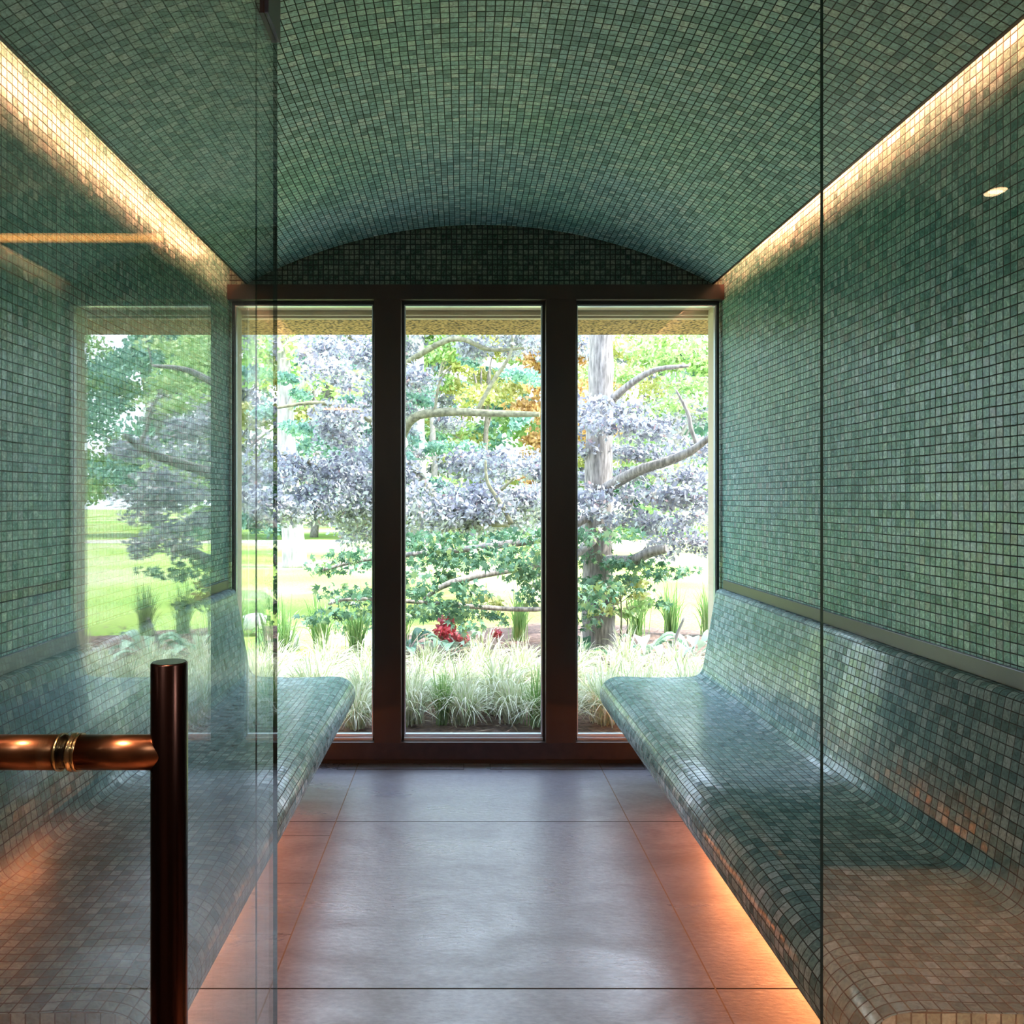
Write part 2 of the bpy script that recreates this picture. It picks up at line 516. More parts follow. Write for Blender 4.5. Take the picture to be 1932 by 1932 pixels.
def pebble():
    m, nt, b = new_mat('ochre_pebbledash')
    tcn = N(nt, 'ShaderNodeTexCoord')
    v = N(nt, 'ShaderNodeTexVoronoi', inp={'Scale': 55.0}); nt.links.new(tcn.outputs['Object'], v.inputs['Vector'])
    c = ramp(nt, v.outputs['Distance'], [(0.0, (0.85, 0.56, 0.26)), (0.45, (0.58, 0.36, 0.13)), (0.75, (0.10, 0.055, 0.02))])
    nt.links.new(c, b.inputs['Base Color']); b.inputs['Roughness'].default_value = 0.8
    bp = N(nt, 'ShaderNodeBump', inp={'Strength': 0.7, 'Distance': 0.01}); bp.invert = True
    nt.links.new(v.outputs['Distance'], bp.inputs['Height']); nt.links.new(bp.outputs[0], b.inputs['Normal'])
    return m


def lawn_mat():
    m, nt, b = new_mat('mown_lawn')
    tcn = N(nt, 'ShaderNodeTexCoord')
    a = N(nt, 'ShaderNodeTexNoise', inp={'Scale': 0.22, 'Detail': 3.0}); nt.links.new(tcn.outputs['Object'], a.inputs['Vector'])
    f = N(nt, 'ShaderNodeTexNoise', inp={'Scale': 30.0, 'Detail': 5.0}); nt.links.new(tcn.outputs['Object'], f.inputs['Vector'])
    c = ramp(nt, a.outputs['Fac'], [(0.35, (0.26, 0.44, 0.08)), (0.5, (0.44, 0.56, 0.16)), (0.62, (0.62, 0.62, 0.36))])  # pale cream stop puts sunlit grass into the colour
    c2 = ramp(nt, f.outputs['Fac'], [(0.3, (0.7, 0.75, 0.6)), (0.7, (1.15, 1.12, 1.1))])
    nt.links.new(mixc(nt, 1.0, c, c2, 'MULTIPLY'), b.inputs['Base Color'])
    b.inputs['Roughness'].default_value = 0.9; b.inputs['Specular IOR Level'].default_value = 0.1
    bp = N(nt, 'ShaderNodeBump', inp={'Strength': 0.6, 'Distance': 0.03})
    nt.links.new(f.outputs['Fac'], bp.inputs['Height']); nt.links.new(bp.outputs[0], b.inputs['Normal'])
    return m


M_floor = stone_floor()
M_pebble = pebble()
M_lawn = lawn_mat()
M_mulch = plain('bark_mulch', (0.17, 0.105, 0.085), rough=0.95, noise=0.7, nscale=45, bump=1.0, stretch=(0.6, 1, 1))
M_path = plain('pale_gravel_path', (0.62, 0.56, 0.46), rough=0.95, noise=0.12, nscale=30)
M_bark = plain('grey_brown_bark', (0.27, 0.24, 0.23), rough=0.9, noise=0.55, nscale=16, bump=0.8, stretch=(3, 3, 0.5))
M_barkp = plain('pale_mottled_bark', (0.30, 0.275, 0.29), rough=0.9, noise=0.42, nscale=7, bump=0.8, stretch=(2.4, 2.4, 0.5))
M_barkg = plain('mossy_branch_bark', (0.20, 0.19, 0.12), rough=0.9, noise=0.5, nscale=20, bump=0.5)
L_SKYTINT = leaf_mat('sky_tinted_leaves', [(0, (0.13, 0.13, 0.18)), (0.3, (0.34, 0.34, 0.42)), (0.7, (0.52, 0.52, 0.60)), (0.85, (0.48, 0.55, 0.50)), (0.95, (0.60, 0.62, 0.62)), (1, (0.50, 0.30, 0.32))])  # lavender grey puts bright sky reflections into the leaf colour
L_MAP = leaf_mat('green_maple_leaves', [(0, (0.05, 0.13, 0.07)), (0.4, (0.10, 0.24, 0.13)), (0.75, (0.20, 0.36, 0.22)), (1, (0.38, 0.48, 0.16))])
L_TEAL = leaf_mat('blue_green_leaves', [(0, (0.10, 0.24, 0.20)), (0.5, (0.25, 0.46, 0.37)), (1, (0.42, 0.62, 0.52))])
L_LIME = leaf_mat('light_green_leaves', [(0, (0.22, 0.40, 0.12)), (0.5, (0.42, 0.60, 0.24)), (1, (0.66, 0.74, 0.40))])
L_YEL = leaf_mat('yellow_green_leaves', [(0, (0.38, 0.44, 0.10)), (0.5, (0.62, 0.62, 0.24)), (1, (0.80, 0.74, 0.42))])
L_ORG = leaf_mat('rusty_orange_leaves', [(0, (0.42, 0.24, 0.10)), (0.5, (0.66, 0.40, 0.16)), (1, (0.80, 0.58, 0.26))])
L_SEDGE = leaf_mat('cream_striped_blades', [(0, (0.36, 0.48, 0.20)), (0.3, (0.58, 0.62, 0.38)), (0.6, (0.78, 0.78, 0.62)), (1, (0.88, 0.88, 0.76))], trans=0.3)
L_BLADE = leaf_mat('fresh_green_blades', [(0, (0.16, 0.34, 0.09)), (0.5, (0.30, 0.50, 0.16)), (1, (0.48, 0.62, 0.28))], trans=0.3)
L_HOSTA = leaf_mat('blue_green_broad_leaves', [(0, (0.26, 0.44, 0.32)), (1, (0.50, 0.66, 0.52))], trans=0.2)
L_RED = leaf_mat('crimson_petals', [(0, (0.48, 0.04, 0.08)), (1, (0.80, 0.16, 0.22))], trans=0.2)

# ------------------------------------------------------------------ the steam room shell
floor = tag(link('floor', boxes((-1.9, 2.5, -0.2, FAR + 0.05, -0.12, 0.0)), M_floor), kind='structure')

me = boxes((WL - 0.12, WL, GY - 0.02, FAR + 0.05, 0.0, 3.0)); box_uv(me)
tag(link('wall_left', me, M_wall), kind='structure')
me = boxes((WR, WR + 0.12, GY - 0.02, FAR + 0.05, 0.0, 3.0)); box_uv(me)
tag(link('wall_right', me, M_wall), kind='structure')
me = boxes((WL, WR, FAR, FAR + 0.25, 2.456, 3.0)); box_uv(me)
tag(link('wall_back', me, M_shaded), kind='structure')
me = boxes((-1.9, 2.5, GY - 0.04, GY + 0.118, 2.32, 3.0)); box_uv(me)
tag(link('wall_front', me, M_plaster), kind='structure')
tag(link('trim_1', boxes((WL - 0.12, WR + 0.12, GY, FAR + 0.3, 3.0, 3.12)), M_plaster), kind='structure')

# barrel vault hung between the walls
VL, VR, VZ, RISE = -1.107, 1.288, 2.468, 0.302
vc = (VL + VR) / 2; hw = (VR - VL) / 2
R = (hw * hw + RISE * RISE) / (2 * RISE)
zc = VZ + RISE - R
a0 = math.asin(hw / R)
th = 0.03
arc = [(vc + R * math.sin(a0 - 2 * a0 * i / 72), zc + R * math.cos(a0 - 2 * a0 * i / 72)) for i in range(73)]
arc2 = [(vc + (R + th) * math.sin(-a0 + 2 * a0 * i / 40), zc + (R + th) * math.cos(-a0 + 2 * a0 * i / 40)) for i in range(41)]
me = extrude(arc + arc2, GY + 0.118, FAR - 0.015, smooth=False)
ceil = tag(link('ceiling', me, M_vault), kind='structure')
for x in (VL, VR):
    s = 1 if x > 0 else -1
    e = world_child('edge_trim', boxes((min(x, x + 0.010 * s), max(x, x + 0.010 * s), GY + 0.118, FAR - 0.015, VZ - 0.004, VZ + 0.035)), M_bronze, ceil)

# LED strips standing on the back of the vault just inside its two edges
for x, inset, h, lab in ((VL, 0.060, 0.130, 'warm LED cove strip hidden above the left edge of the tiled vault'),
                         (VR, 0.048, 0.175, 'warm LED cove strip hidden above the right edge of the tiled vault')):
    s = 1 if x > 0 else -1
    xc = x - inset * s
    t = empty('cove_light', (xc, (GY + FAR) / 2, VZ + 0.05), lab, 'light', 'warm cove strips along the vault')
    xa, xb = sorted((xc - 0.022 * s, xc - 0.017 * s))
    world_child('mounting_channel', boxes((xa, xb, GY + 0.13, FAR - 0.05, VZ + 0.06, VZ + h + 0.012)), M_alu, t)
    xa, xb = sorted((xc - 0.0165 * s, xc + 0.026 * s))
    world_child('led_strip', boxes((xa, xb, GY + 0.14, FAR - 0.10, VZ + h - 0.006, VZ + h + 0.006)), M_led, t)

# dark glossy upstands where the bench backs meet the walls
tag(link('trim_2', boxes((WR - 0.012, WR - 0.0005, GY + 0.01, FAR - 0.06, 0.898, 0.945), bevel=0.002), M_steel), kind='structure')
tag(link('trim_3', boxes((WL + 0.0005, WL + 0.012, GY + 0.01, FAR - 0.06, 0.898, 0.945), bevel=0.002), M_steel), kind='structure')

# ------------------------------------------------------------------ window wall
B0 = FAR - 0.05
tag(link('trim_4', boxes((WL + 0.001, WR - 0.001, B0, FAR + 0.04, 2.378, 2.455), bevel=0.002), M_bronze), kind='structure')     # head beam
tag(link('trim_5', boxes((WL + 0.001, WR - 0.001, B0, FAR + 0.06, 0.022, 0.112), bevel=0.003), M_sill), kind='structure')       # base beam
tag(link('trim_6', boxes((WL + 0.001, WR - 0.001, B0 + 0.015, FAR + 0.05, 0.0, 0.022)), M_black), kind='structure')             # black strip drawn as the shade of the shadow gap
MULL = ((-0.450, -0.312), (0.428, 0.582))
for k, (xa, xb) in enumerate(MULL):
    tag(link('trim_%d' % (7 + k), boxes((xa, xb, B0 - 0.004, FAR + 0.06, 0.112, 2.378), bevel=0.002), M_bronze), kind='structure')
PANES = ((WL + 0.012, MULL[0][0]), (MULL[0][1], MULL[1][0]), (MULL[1][1], WR - 0.012))
for k, (xa, xb) in enumerate(PANES):
    z0, z1 = 0.112, 2.378
    w = 0.012
    ya, yb = FAR + 0.0, FAR + 0.04
    bm = bmesh.new()
    for bx in ((xa, xa + w, ya, yb, z0, z1), (xb - w, xb, ya, yb, z0, z1), (xa + w, xb - w, ya, yb, z1 - w * 1.2, z1)):
        bm_box(bm, *bx)
    win = tag(link('window_%d' % (k + 1), finish(bm), M_black), kind='structure')
    world_child('sill_track', boxes((xa + w, xb - w, ya - 0.01, yb, z0, z0 + 0.012), (xa + w, xb - w, ya + 0.012, yb, z0 + 0.012, z0 + 0.026)), M_alu, win)
    world_child('frame_edge', boxes((xa + w, xa + w + 0.006, ya + 0.012, yb, z0 + 0.026, z1 - w * 1.2),
                                    (xb - w - 0.006, xb - w, ya + 0.012, yb, z0 + 0.026, z1 - w * 1.2),
                                    (xa + w + .006, xb - w - .006, ya + 0.012, yb, z1 - w * 1.2 - 0.006, z1 - w * 1.2)), M_alu, win)
    world_child('pane', boxes((xa + w + 0.001, xb - w - 0.001, ya + 0.018, ya + 0.024, z0 + 0.02, z1 - w)), M_pane, win)
# outer reveals, head and eaves
tag(link('wall_outer_left', boxes((-5.0, WL + 0.001, FAR + 0.06, FAR + 0.23, -0.2, 3.2)), M_cream), kind='structure')
tag(link('wall_outer_right', boxes((WR - 0.001, 6.0, FAR + 0.06, FAR + 0.23, -0.2, 3.2)), M_cream), kind='structure')
tag(link('trim_9', boxes((WL + 0.001, WR - 0.001, FAR + 0.04, FAR + 0.23, 2.386, 2.455), (-5.0, 6.0, FAR + 0.231, FAR + 0.262, 2.362, 2.46), (-5.0, 6.0, FAR + 0.262, FAR + 0.30, 2.350, 2.46)), M_cream), kind='structure')
tag(link('roof_eave', boxes((-5.0, 6.0, FAR + 0.30, FAR + 0.72, 2.351, 2.62)), M_pebble), kind='structure')
tag(link('roof_slab', boxes((-5.0, 6.0, -0.5, FAR + 0.72, 3.121, 3.3)), M_plaster), kind='structure')

# ------------------------------------------------------------------ benches
back = [(0.0, 0.897), (0.022, 0.897), (0.036, 0.893), (0.045, 0.882), (0.048, 0.866)]
low = [(0.105, 0.535), (0.112, 0.498), (0.124, 0.472), (0.145, 0.456), (0.175, 0.449)]
seat = [(0.30, 0.445), (0.42, 0.446), (0.50, 0.450), (0.545, 0.449), (0.585, 0.441), (0.615, 0.420), (0.633, 0.392), (0.638, 0.362),
        (0.633, 0.330), (0.618, 0.300), (0.592, 0.272), (0.555, 0.248), (0.50, 0.230), (0.40, 0.215), (0.25, 0.205), (0.0, 0.200)]
prof_sm = spline(back, 3) + spline(low, 3)[0:] + spline(seat, 3)


def bench(side, label):
    s, wx = (1, WR) if side == 'right' else (-1, WL)
    k = 1.0 if side == 'right' else 1.03
    pr = [(wx - s * (u * k + 0.0005), z) for u, z in prof_sm]
    if side == 'left': pr = pr[::-1]
    t = empty('tiled_bench', (wx - s * 0.3, (GY + FAR) / 2, 0), label, 'bench', 'mosaic benches along the side walls')
    me_ = extrude(pr, GY + 0.008, FAR - 0.052, ny=1)
    # sharp end caps, smooth nose
    o = world_child('seat_shell', me_, M_bench, t)
    for p in me_.polygons:
        if p.loop_total > 4: p.use_smooth = False
    xa, xb = sorted((wx - s * 0.0005, wx - s * 0.27))
    me2 = boxes((xa, xb, GY + 0.03, FAR - 0.06, 0.0, 0.206)); box_uv(me2)
    world_child('plinth', me2, M_bench, t)
    xa, xb = sorted((wx - s * 0.2705, wx - s * 0.282))
    world_child('led_strip', boxes((xa, xb, GY + 0.10, FAR - 0.75, 0.165, 0.185)), M_ledu, t)
    xa, xb = sorted((wx - s * 0.548 * k, wx - s * 0.560 * k))
    world_child('lower_trim', boxes((xa, xb, GY + 0.008, FAR - 0.053, 0.238, 0.250)), M_steel, t)
    return t


bench('right', 'green mosaic bench with high back along the right wall')
bench('left', 'green mosaic bench along the left wall, seen partly through the open glass door')

# floor drains by the window
for xa, xb, lab in ((-0.63, 0.01, 'flush slate drain cover left of centre in the floor before the window'),
                    (0.14, 0.92, 'flush slate drain cover right of centre in the floor before the window')):
    t = empty('drain_cover', ((xa + xb) / 2, 4.165, 0), lab, 'drain', 'linear floor drains')
    world_child('gap', boxes((xa, xb, 4.118, 4.205, 0.0, 0.0006)), M_black, t)
    world_child('cover', boxes((xa + 0.003, xb - 0.003, 4.127, 4.196, 0.0006, 0.0014)), M_floor, t)

# ------------------------------------------------------------------ glass screen and door
def sheet(x0, x1, y0, y1, z0, z1):
    """glass sheet; its narrow edges show the green of the glass"""
    bm = bmesh.new()
    bm_box(bm, x0, x1, y0, y1, z0, z1)
    bmesh.ops.recalc_face_normals(bm, faces=bm.faces)
    bm.faces.ensure_lookup_table()
    th_axis = 0 if (x1 - x0) < (y1 - y0) else 1
    for f in bm.faces:
        f.material_index = 0 if abs(f.normal[th_axis]) > 0.9 else 1
    me_ = bpy.data.meshes.new('sheet'); bm.to_mesh(me_); bm.free()
    return me_


t = tag(link('glass_partition', sheet(0.631, WR - 0.001, GY - 0.006, GY + 0.006, 0.001, 2.32), [M_glass, M_gedge]), 'frameless fixed glass panel on the right in front of the long bench', 'glass panel', 'fixed glass panels of the screen')
t = tag(link('glass_partition', sheet(WL + 0.001, LEAF - 0.0065, GY - 0.006, GY + 0.006, 0.001, 2.32), [M_glass, M_gedge]), 'frameless fixed glass panel on the left behind the opened door leaf', 'glass panel', 'fixed glass panels of the screen')

door = empty('glass_door', (LEAF, 1.1, 0.0), 'opened frameless glass door with a dark copper pull handle', 'door')
leaf = world_child('door_leaf', sheet(LEAF - 0.004, LEAF + 0.004, 0.60, 1.56, 0.012, 2.29), [M_leafg, M_gedge], door)
bm = bmesh.new(); bm_box(bm, LEAF - 0.012, LEAF + 0.012, 1.455, 1.552, 2.216, 2.32, bevel=0.0015)
patch = world_child('pivot_fitting', finish(bm), M_steel, door)
patch['label'] = 'dark metal top pivot fitting'
world_child('fitting_insert', boxes((LEAF - 0.005, LEAF + 0.005, 1.4535, 1.540, 2.2145, 2.30)), M_bronze, patch)
bm = bmesh.new(); bm_box(bm, LEAF - 0.012, LEAF + 0.012, 1.455, 1.552, 0.0, 0.08, bevel=0.0015)
world_child('floor_pivot', finish(bm), M_steel, door)
HD, HZ, HX = 0.739, 1.126, -0.2635
bm = bmesh.new()
bm_lathe(bm, (HX, HD, 0.42), (0, 0, 1), [(0, 0.0145), (0.0015, 0.016), (0.786, 0.016), (0.7875, 0.0145)], 48)
pull = world_child('pull_handle', finish(bm), M_handle, door)
pull['label'] = 'vertical round copper pull bar'
for z in (HZ, 0.52):
    bm = bmesh.new(); bm_lathe(bm, (LEAF + 0.004, HD, z), (1, 0, 0), [(0, 0.0155), (HX - LEAF - 0.006, 0.0155)], 40)
    world_child('stub', finish(bm), M_stub, pull)
    bm = bmesh.new(); bm_lathe(bm, (LEAF - 0.004, HD, z), (-1, 0, 0), [(0, 0.0155), (0.085, 0.0155)], 40)
    world_child('stub', finish(bm), M_stub, pull)
    bm = bmesh.new()
    bm_lathe(bm, (LEAF + 0.004, HD, z), (1, 0, 0), [(0, 0.0168), (0.003, 0.0172), (0.0035, 0.0160), (0.0055, 0.0160), (0.006, 0.0170), (0.0085, 0.0168)], 40)
    bm_lathe(bm, (LEAF - 0.004, HD, z), (-1, 0, 0), [(0, 0.0168), (0.003, 0.0168)], 40)
    c_ = world_child('collar', finish(bm), M_brass, pull)
bm = bmesh.new()
bm_lathe(bm, (LEAF - 0.0915, HD, 0.42), (0, 0, 1), [(0, 0.0145), (0.0015, 0.016), (0.786, 0.016), (0.7875, 0.0145)], 48)
world_child('pull_handle', finish(bm), M_handle, door)

# ------------------------------------------------------------------ the corridor the camera stands in
M_warmfloor = plain('terracotta_corridor_floor', (0.34, 0.20, 0.13), rough=0.5, noise=0.2, nscale=5)
tag(link('floor_corridor', boxes((-1.88, 2.48, -0.13, GY - 0.05, 0.0005, 0.004)), M_warmfloor), kind='structure')
tag(link('wall_corridor_back', boxes((-1.9, 2.5, -0.25, -0.14, 0.0, 2.46)), M_plaster), kind='structure')
tag(link('wall_corridor_left', boxes((-1.9, -1.8, -0.14, GY - 0.02, 0.0, 2.46)), M_plaster), kind='structure')
tag(link('wall_corridor_right', boxes((2.4, 2.5, -0.14, GY - 0.02, 0.0, 2.46)), M_plaster), kind='structure')
tag(link('wall_corridor_front', boxes((WR + 0.121, 2.399, GY - 0.019, GY + 0.1, 0.0, 2.31), (-1.799, WL - 0.121, GY - 0.019, GY + 0.1, 0.0, 2.31)), M_plaster), kind='structure')
tag(link('ceiling_corridor', boxes((-1.9, 2.5, -0.25, GY - 0.04, 2.46, 2.5)), M_white), kind='structure')


def downlight(x, y, label, power, tilt=0.0):
    t_ = empty('downlight', (x, y, 2.46), label, 'light', 'corridor downlights')
    bm_ = bmesh.new(); bm_lathe(bm_, (x, y, 2.459), (0, 0, -1), [(0, 0.045), (0.004, 0.045), (0.006, 0.036)], 32)
    world_child('bezel', finish(bm_), M_brass, t_)
    bm_ = bmesh.new(); bm_lathe(bm_, (x, y, 2.4525), (0, 0, -1), [(0, 0.030), (0.003, 0.026)], 32)
    world_child('lens', finish(bm_), M_lamp, t_)
    ld = bpy.data.lights.new('downlight_beam', 'SPOT'); ld.energy = power; ld.color = (1.0, 0.66, 0.42)
    ld.spot_size = math.radians(50); ld.spot_blend = 0.6; ld.shadow_soft_size = 0.03
    lo = bpy.data.objects.new('beam', ld); COL.objects.link(lo); lo.parent = t_; lo.location = (0, 0, -0.02); lo.rotation_euler = (math.radians(tilt), 0, 0)
    return t_


downlight(1.905, -0.05, 'brass rimmed ceiling downlight behind the camera, mirrored in the right glass panel', 190, 20)
downlight(0.95, 0.45, 'added brass rimmed downlight, unseen, brightening the corridor floor between the other two', 210)  # extra downlight added to brighten the corridor floor mirrored in the glass
downlight(-0.42, 0.35, 'added brass rimmed downlight, unseen, brightening the corridor floor left of the camera', 100)  # another added lamp for the floor, placed clear of the mirror images
bm = bmesh.new(); bm_box(bm, -1.79, -1.09, -0.1395, -0.12, 2.295, 2.325)
t = empty('wall_line_light', (-1.44, -0.13, 2.31), 'amber line light high on the corridor wall, mirrored in the left glass', 'light')
world_child('housing', finish(bm), M_brass, t)
world_child('diffuser', boxes((-1.785, -1.095, -0.1195, -0.115, 2.298, 2.322)), M_ledb, t)


def fill_globe(x, z, label):  # made-up globe lamps, added behind the camera to lift the room light
    t_ = empty('fill_globe', (x, -0.13, z), label, 'light', 'added fill globes on the corridor wall')
    bm_ = bmesh.new(); bm_lathe(bm_, (x, -0.1395, z), (0, 1, 0), [(0, 0.05), (0.012, 0.05), (0.016, 0.02), (0.022, 0.02)], 32)
    world_child('backplate', finish(bm_), M_brass, t_)
    bm_ = bmesh.new(); bmesh.ops.create_uvsphere(bm_, u_segments=32, v_segments=20, radius=0.075)
    for v in bm_.verts: v.co += Vector((x, -0.045, z))
    for f in bm_.faces: f.smooth = True
    world_child('globe', finish(bm_), M_globe, t_)


fill_globe(-0.64, 1.95, 'added opal fill globe on the corridor wall behind the door leaf, brightening the steam room')
fill_globe(1.02, 1.95, 'added opal fill globe on the corridor wall right of the camera, brightening the steam room')

# ------------------------------------------------------------------ the garden
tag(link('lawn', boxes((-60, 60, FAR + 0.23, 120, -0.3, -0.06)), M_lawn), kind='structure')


def mound(xs, y0, y1, z, seed, nx=60, ny=24):
    r = random.Random(seed)
    bm_ = bmesh.new(); rows = []
    for j in range(ny + 1):
        row = []
        for i in range(nx + 1):
            x = xs[0] + (xs[1] - xs[0]) * i / nx
            ytop = y1(x) if callable(y1) else y1
            y = y0 + (ytop - y0) * j / ny
            e = min(1, 6 * min(j / ny, 1 - j / ny) + (0.6 if j < ny / 2 else 0))
            row.append(bm_.verts.new((x, y, -0.07 + (z + 0.07) * min(1, e) + r.uniform(-.012, .012))))
        rows.append(row)
    for j in range(ny):
        for i in range(nx):
            f = bm_.faces.new((rows[j][i], rows[j][i + 1], rows[j + 1][i + 1], rows[j + 1][i])); f.smooth = True
    return finish(bm_)


tag(link('planting_bed', mound((-6, 7), FAR + 0.24, lambda x: 9.0 + 0.5 * math.sin(x * 1.3) - (1.6 if x < -0.6 else 0) * min(1, (-0.6 - x) if x < -0.6 else 0), 0.0, 3), M_mulch), kind='structure')
tag(link('path', boxes((-40, 40, 26.5, 28.6, -0.10, -0.045)), M_path), kind='structure')


def leaves(blobs, size, flat=0.5, star=False, curl=0.25, seed=1, drop=0.0):
    """leaf blades filling ellipsoids: blobs = [(centre, (rx, ry, rz), count)]"""
    g = np.random.default_rng(seed)
    C = []
    for c, r, n in blobs:
        d = g.normal(size=(n, 3)); d /= np.linalg.norm(d, axis=1)[:, None]
        rad = g.random(n) ** 0.45
        lump = 1 + 0.22 * np.sin(d[:, 0] * 7 + c[0] * 3) * np.cos(d[:, 2] * 6 + c[1])
        C.append(np.array(c)[None] + d * (rad * lump)[:, None] * np.array(r)[None])
    C = np.concatenate(C)
    n = len(C)
    nrm = g.normal(size=(n, 3)) * (1 - flat); nrm[:, 2] += flat * g.choice([1.0, 1.0, 0.6], n)
    nrm += 1e-5
    nrm /= np.linalg.norm(nrm, axis=1)[:, None]
    a = np.cross(nrm, g.normal(size=(n, 3))); a /= np.linalg.norm(a, axis=1)[:, None]
    a[:, 2] -= drop; a /= np.linalg.norm(a, axis=1)[:, None]
    b = np.cross(nrm, a)
    s = size * (0.6 + 0.8 * g.random(n))[:, None]
    if star:
        ang = [0, 22, 48, 70, 100, 128, 180, -128, -100, -70, -48, -22]
        rad = [1.0, .42, .9, .38, .66, .30, .22, .30, .66, .38, .9, .42]
        k = len(ang)
        V = np.stack([C + s * (r_ * math.cos(math.radians(q)) * a + r_ * math.sin(math.radians(q)) * b)
                      - s * nrm * curl * r_ * r_ for q, r_ in zip(ang, rad)], 1)
    else:
        k = 6
        V = np.stack([C - a * s, C - a * s * .35 + b * s * .48, C + a * s * .4 + b * s * .42,
                      C + a * s - nrm * s * curl, C + a * s * .4 - b * s * .42, C - a * s * .35 - b * s * .48], 1)
    return raw_mesh(V.reshape(-1, 3), np.arange(n * k), np.full(n, k))


def trunk_mesh(paths, seg=14, wob=0.0, seed=0):
    r = random.Random(seed)
    bm_ = bmesh.new()
    for pts, radii in paths:
        pts2 = spline([tuple(p) for p in pts], 5)
        rr = []
        m = len(pts) - 1
        for i in range(len(pts2)):
            t_ = i / 5; k = min(int(t_), m - 1); f = t_ - k
            rr.append((radii[k] * (1 - f) + radii[k + 1] * f) * (1 + wob * r.uniform(-1, 1)))
        bm_tube(bm_, pts2, rr, seg)
    return finish(bm_)


def bg_tree(x, y, h, rw, mat, label, seed, crown0=0.12, nblob=26, nleaf=120, size=0.13, tr=0.16, trunkm=None, name='tree', ry=0.8, group='background trees of the garden'):
    r = random.Random(seed)
    t_ = empty(name, (x, y, -0.06), label, 'tree', group)
    top = h * 0.75
    pts = [(x, y, -0.1), (x + r.uniform(-.2, .2), y, top * .4), (x + r.uniform(-.4, .4), y, top)]
    limbs = [(pts, [tr, tr * .8, tr * .3])]
    blobs = []
    for i in range(nblob):
        zz = h * (crown0 + (1 - crown0) * r.random() ** 0.9)
        wf = math.sin(math.pi * min(1, max(0.0, 0.12 + 0.82 * (zz / h)))) ** 0.6
        ang = r.uniform(0, 2 * math.pi); q = rw * wf * r.random() ** 0.5
        bx, by = x + q * math.cos(ang), y + q * ry * math.sin(ang)
        sz = r.uniform(.22, .42) * rw
        blobs.append(((bx, by, max(zz, 0.35)), (sz, sz * .9, sz * r.uniform(.35, .6)), nleaf))
        if i % 4 == 0:
            limbs.append(([(x, y, zz * .6), ((x + bx) / 2, (y + by) / 2, zz * .85), (bx, by, zz)], [tr * .4, tr * .25, tr * .08]))
    world_child('trunk', trunk_mesh(limbs, 10), trunkm or M_bark, t_)
    world_child('foliage', leaves(blobs, size, flat=.3, seed=seed), mat, t_)
    return t_


# row beyond the lawn, left to right
ROW = [(-17, 33, 9, 3.6, L_TEAL, 'blue green tree far left beyond the lawn'),
       (-12.5, 30, 8.5, 3.2, L_LIME, 'light green tree left beyond the path, behind the pale trunk'),
       (-9.0, 32, 9, 3.2, L_YEL, 'yellow green tree beyond the path, left edge of the left pane'),
       (-5.6, 31, 8.0, 2.9, L_TEAL, 'blue green tree beyond the path in the left pane'),
       (-3.2, 34, 9.5, 2.6, L_SKYTINT, 'tall sky-tinted grey tree beyond the path in the left pane'),
       (-1.2, 31, 9, 2.6, L_LIME, 'light green tree beyond the path behind the pale slim trunk'),
       (0.8, 33, 9, 2.8, L_YEL, 'tall yellow tree beyond the path in the middle pane'),
       (3.6, 31, 7.4, 2.3, L_ORG, 'rusty orange tree beyond the path at the right of the middle pane'),
       (5.6, 34, 9.5, 2.8, L_YEL, 'tall golden tree beyond the path behind the thick trunk'),
       (8.2, 31, 8.5, 2.8, L_LIME, 'light green tree beyond the path in the right pane'),
       (11.4, 33, 9, 3.2, L_TEAL, 'blue green tree beyond the path right of the right pane'),
       (15.5, 32, 9, 3.4, L_LIME, 'light green tree far right beyond the path')]
for i, (x, y, h, rw, mt, lb) in enumerate(ROW):
    bg_tree(x, y, h, rw, mt, lb, 100 + i, nblob=32, nleaf=360, size=.095)
for i, (x, mt, lb) in enumerate([(-13, L_SKYTINT, 'hazy grey tree of the far wood, leftmost'), (-7, L_LIME, 'hazy light green tree of the far wood behind the left pane'),
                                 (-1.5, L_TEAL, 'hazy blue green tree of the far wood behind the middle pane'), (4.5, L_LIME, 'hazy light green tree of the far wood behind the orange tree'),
                                 (10, L_SKYTINT, 'hazy grey tree of the far wood behind the right pane'), (16, L_TEAL, 'hazy blue green tree of the far wood, rightmost')]):
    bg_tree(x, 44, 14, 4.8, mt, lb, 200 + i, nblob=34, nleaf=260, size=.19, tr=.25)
# shrubs before the row
for i, (x, y, h, rw, mt, lb) in enumerate([(-7.0, 29.6, 1.9, 1.6, L_TEAL, 'dark blue green shrub behind the path, left pane left side'),
                                           (-4.0, 29.6, 2.0, 1.6, L_SKYTINT, 'sky-tinted grey shrub behind the path beside the pale trunk'),
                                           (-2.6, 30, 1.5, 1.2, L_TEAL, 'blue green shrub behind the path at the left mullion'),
                                           (0.3, 30.5, 1.6, 1.5, L_SKYTINT, 'sky-tinted grey shrub behind the path in the middle pane'),
                                           (6.2, 30, 1.9, 1.5, L_MAP, 'dark green shrub behind the path in the right pane')]):
    bg_tree(x, y, h, rw, mt, lb, 300 + i, crown0=.1, nblob=16, nleaf=160, size=.10, tr=.05, name='shrub', group='shrubs behind the path')
bg_tree(-1.9, 21.5, .9, .35, L_RED, 'small red leaved bush on the lawn beside the left mullion', 340, crown0=.4, nblob=8, nleaf=60, size=.05, tr=.02, name='red_bush', group=None)

# clipped hedge on the far lawn
hd = empty('clipped_hedge', (3.3, 35.2, 0), 'low clipped hedge on the far lawn in the middle pane', 'hedge')
world_child('foliage', leaves([((1.6 + .45 * i, 29.6, .28), (.36, .4, .34), 260) for i in range(9)], .07, flat=.3, seed=77), L_TEAL, hd)
hd_b = hd

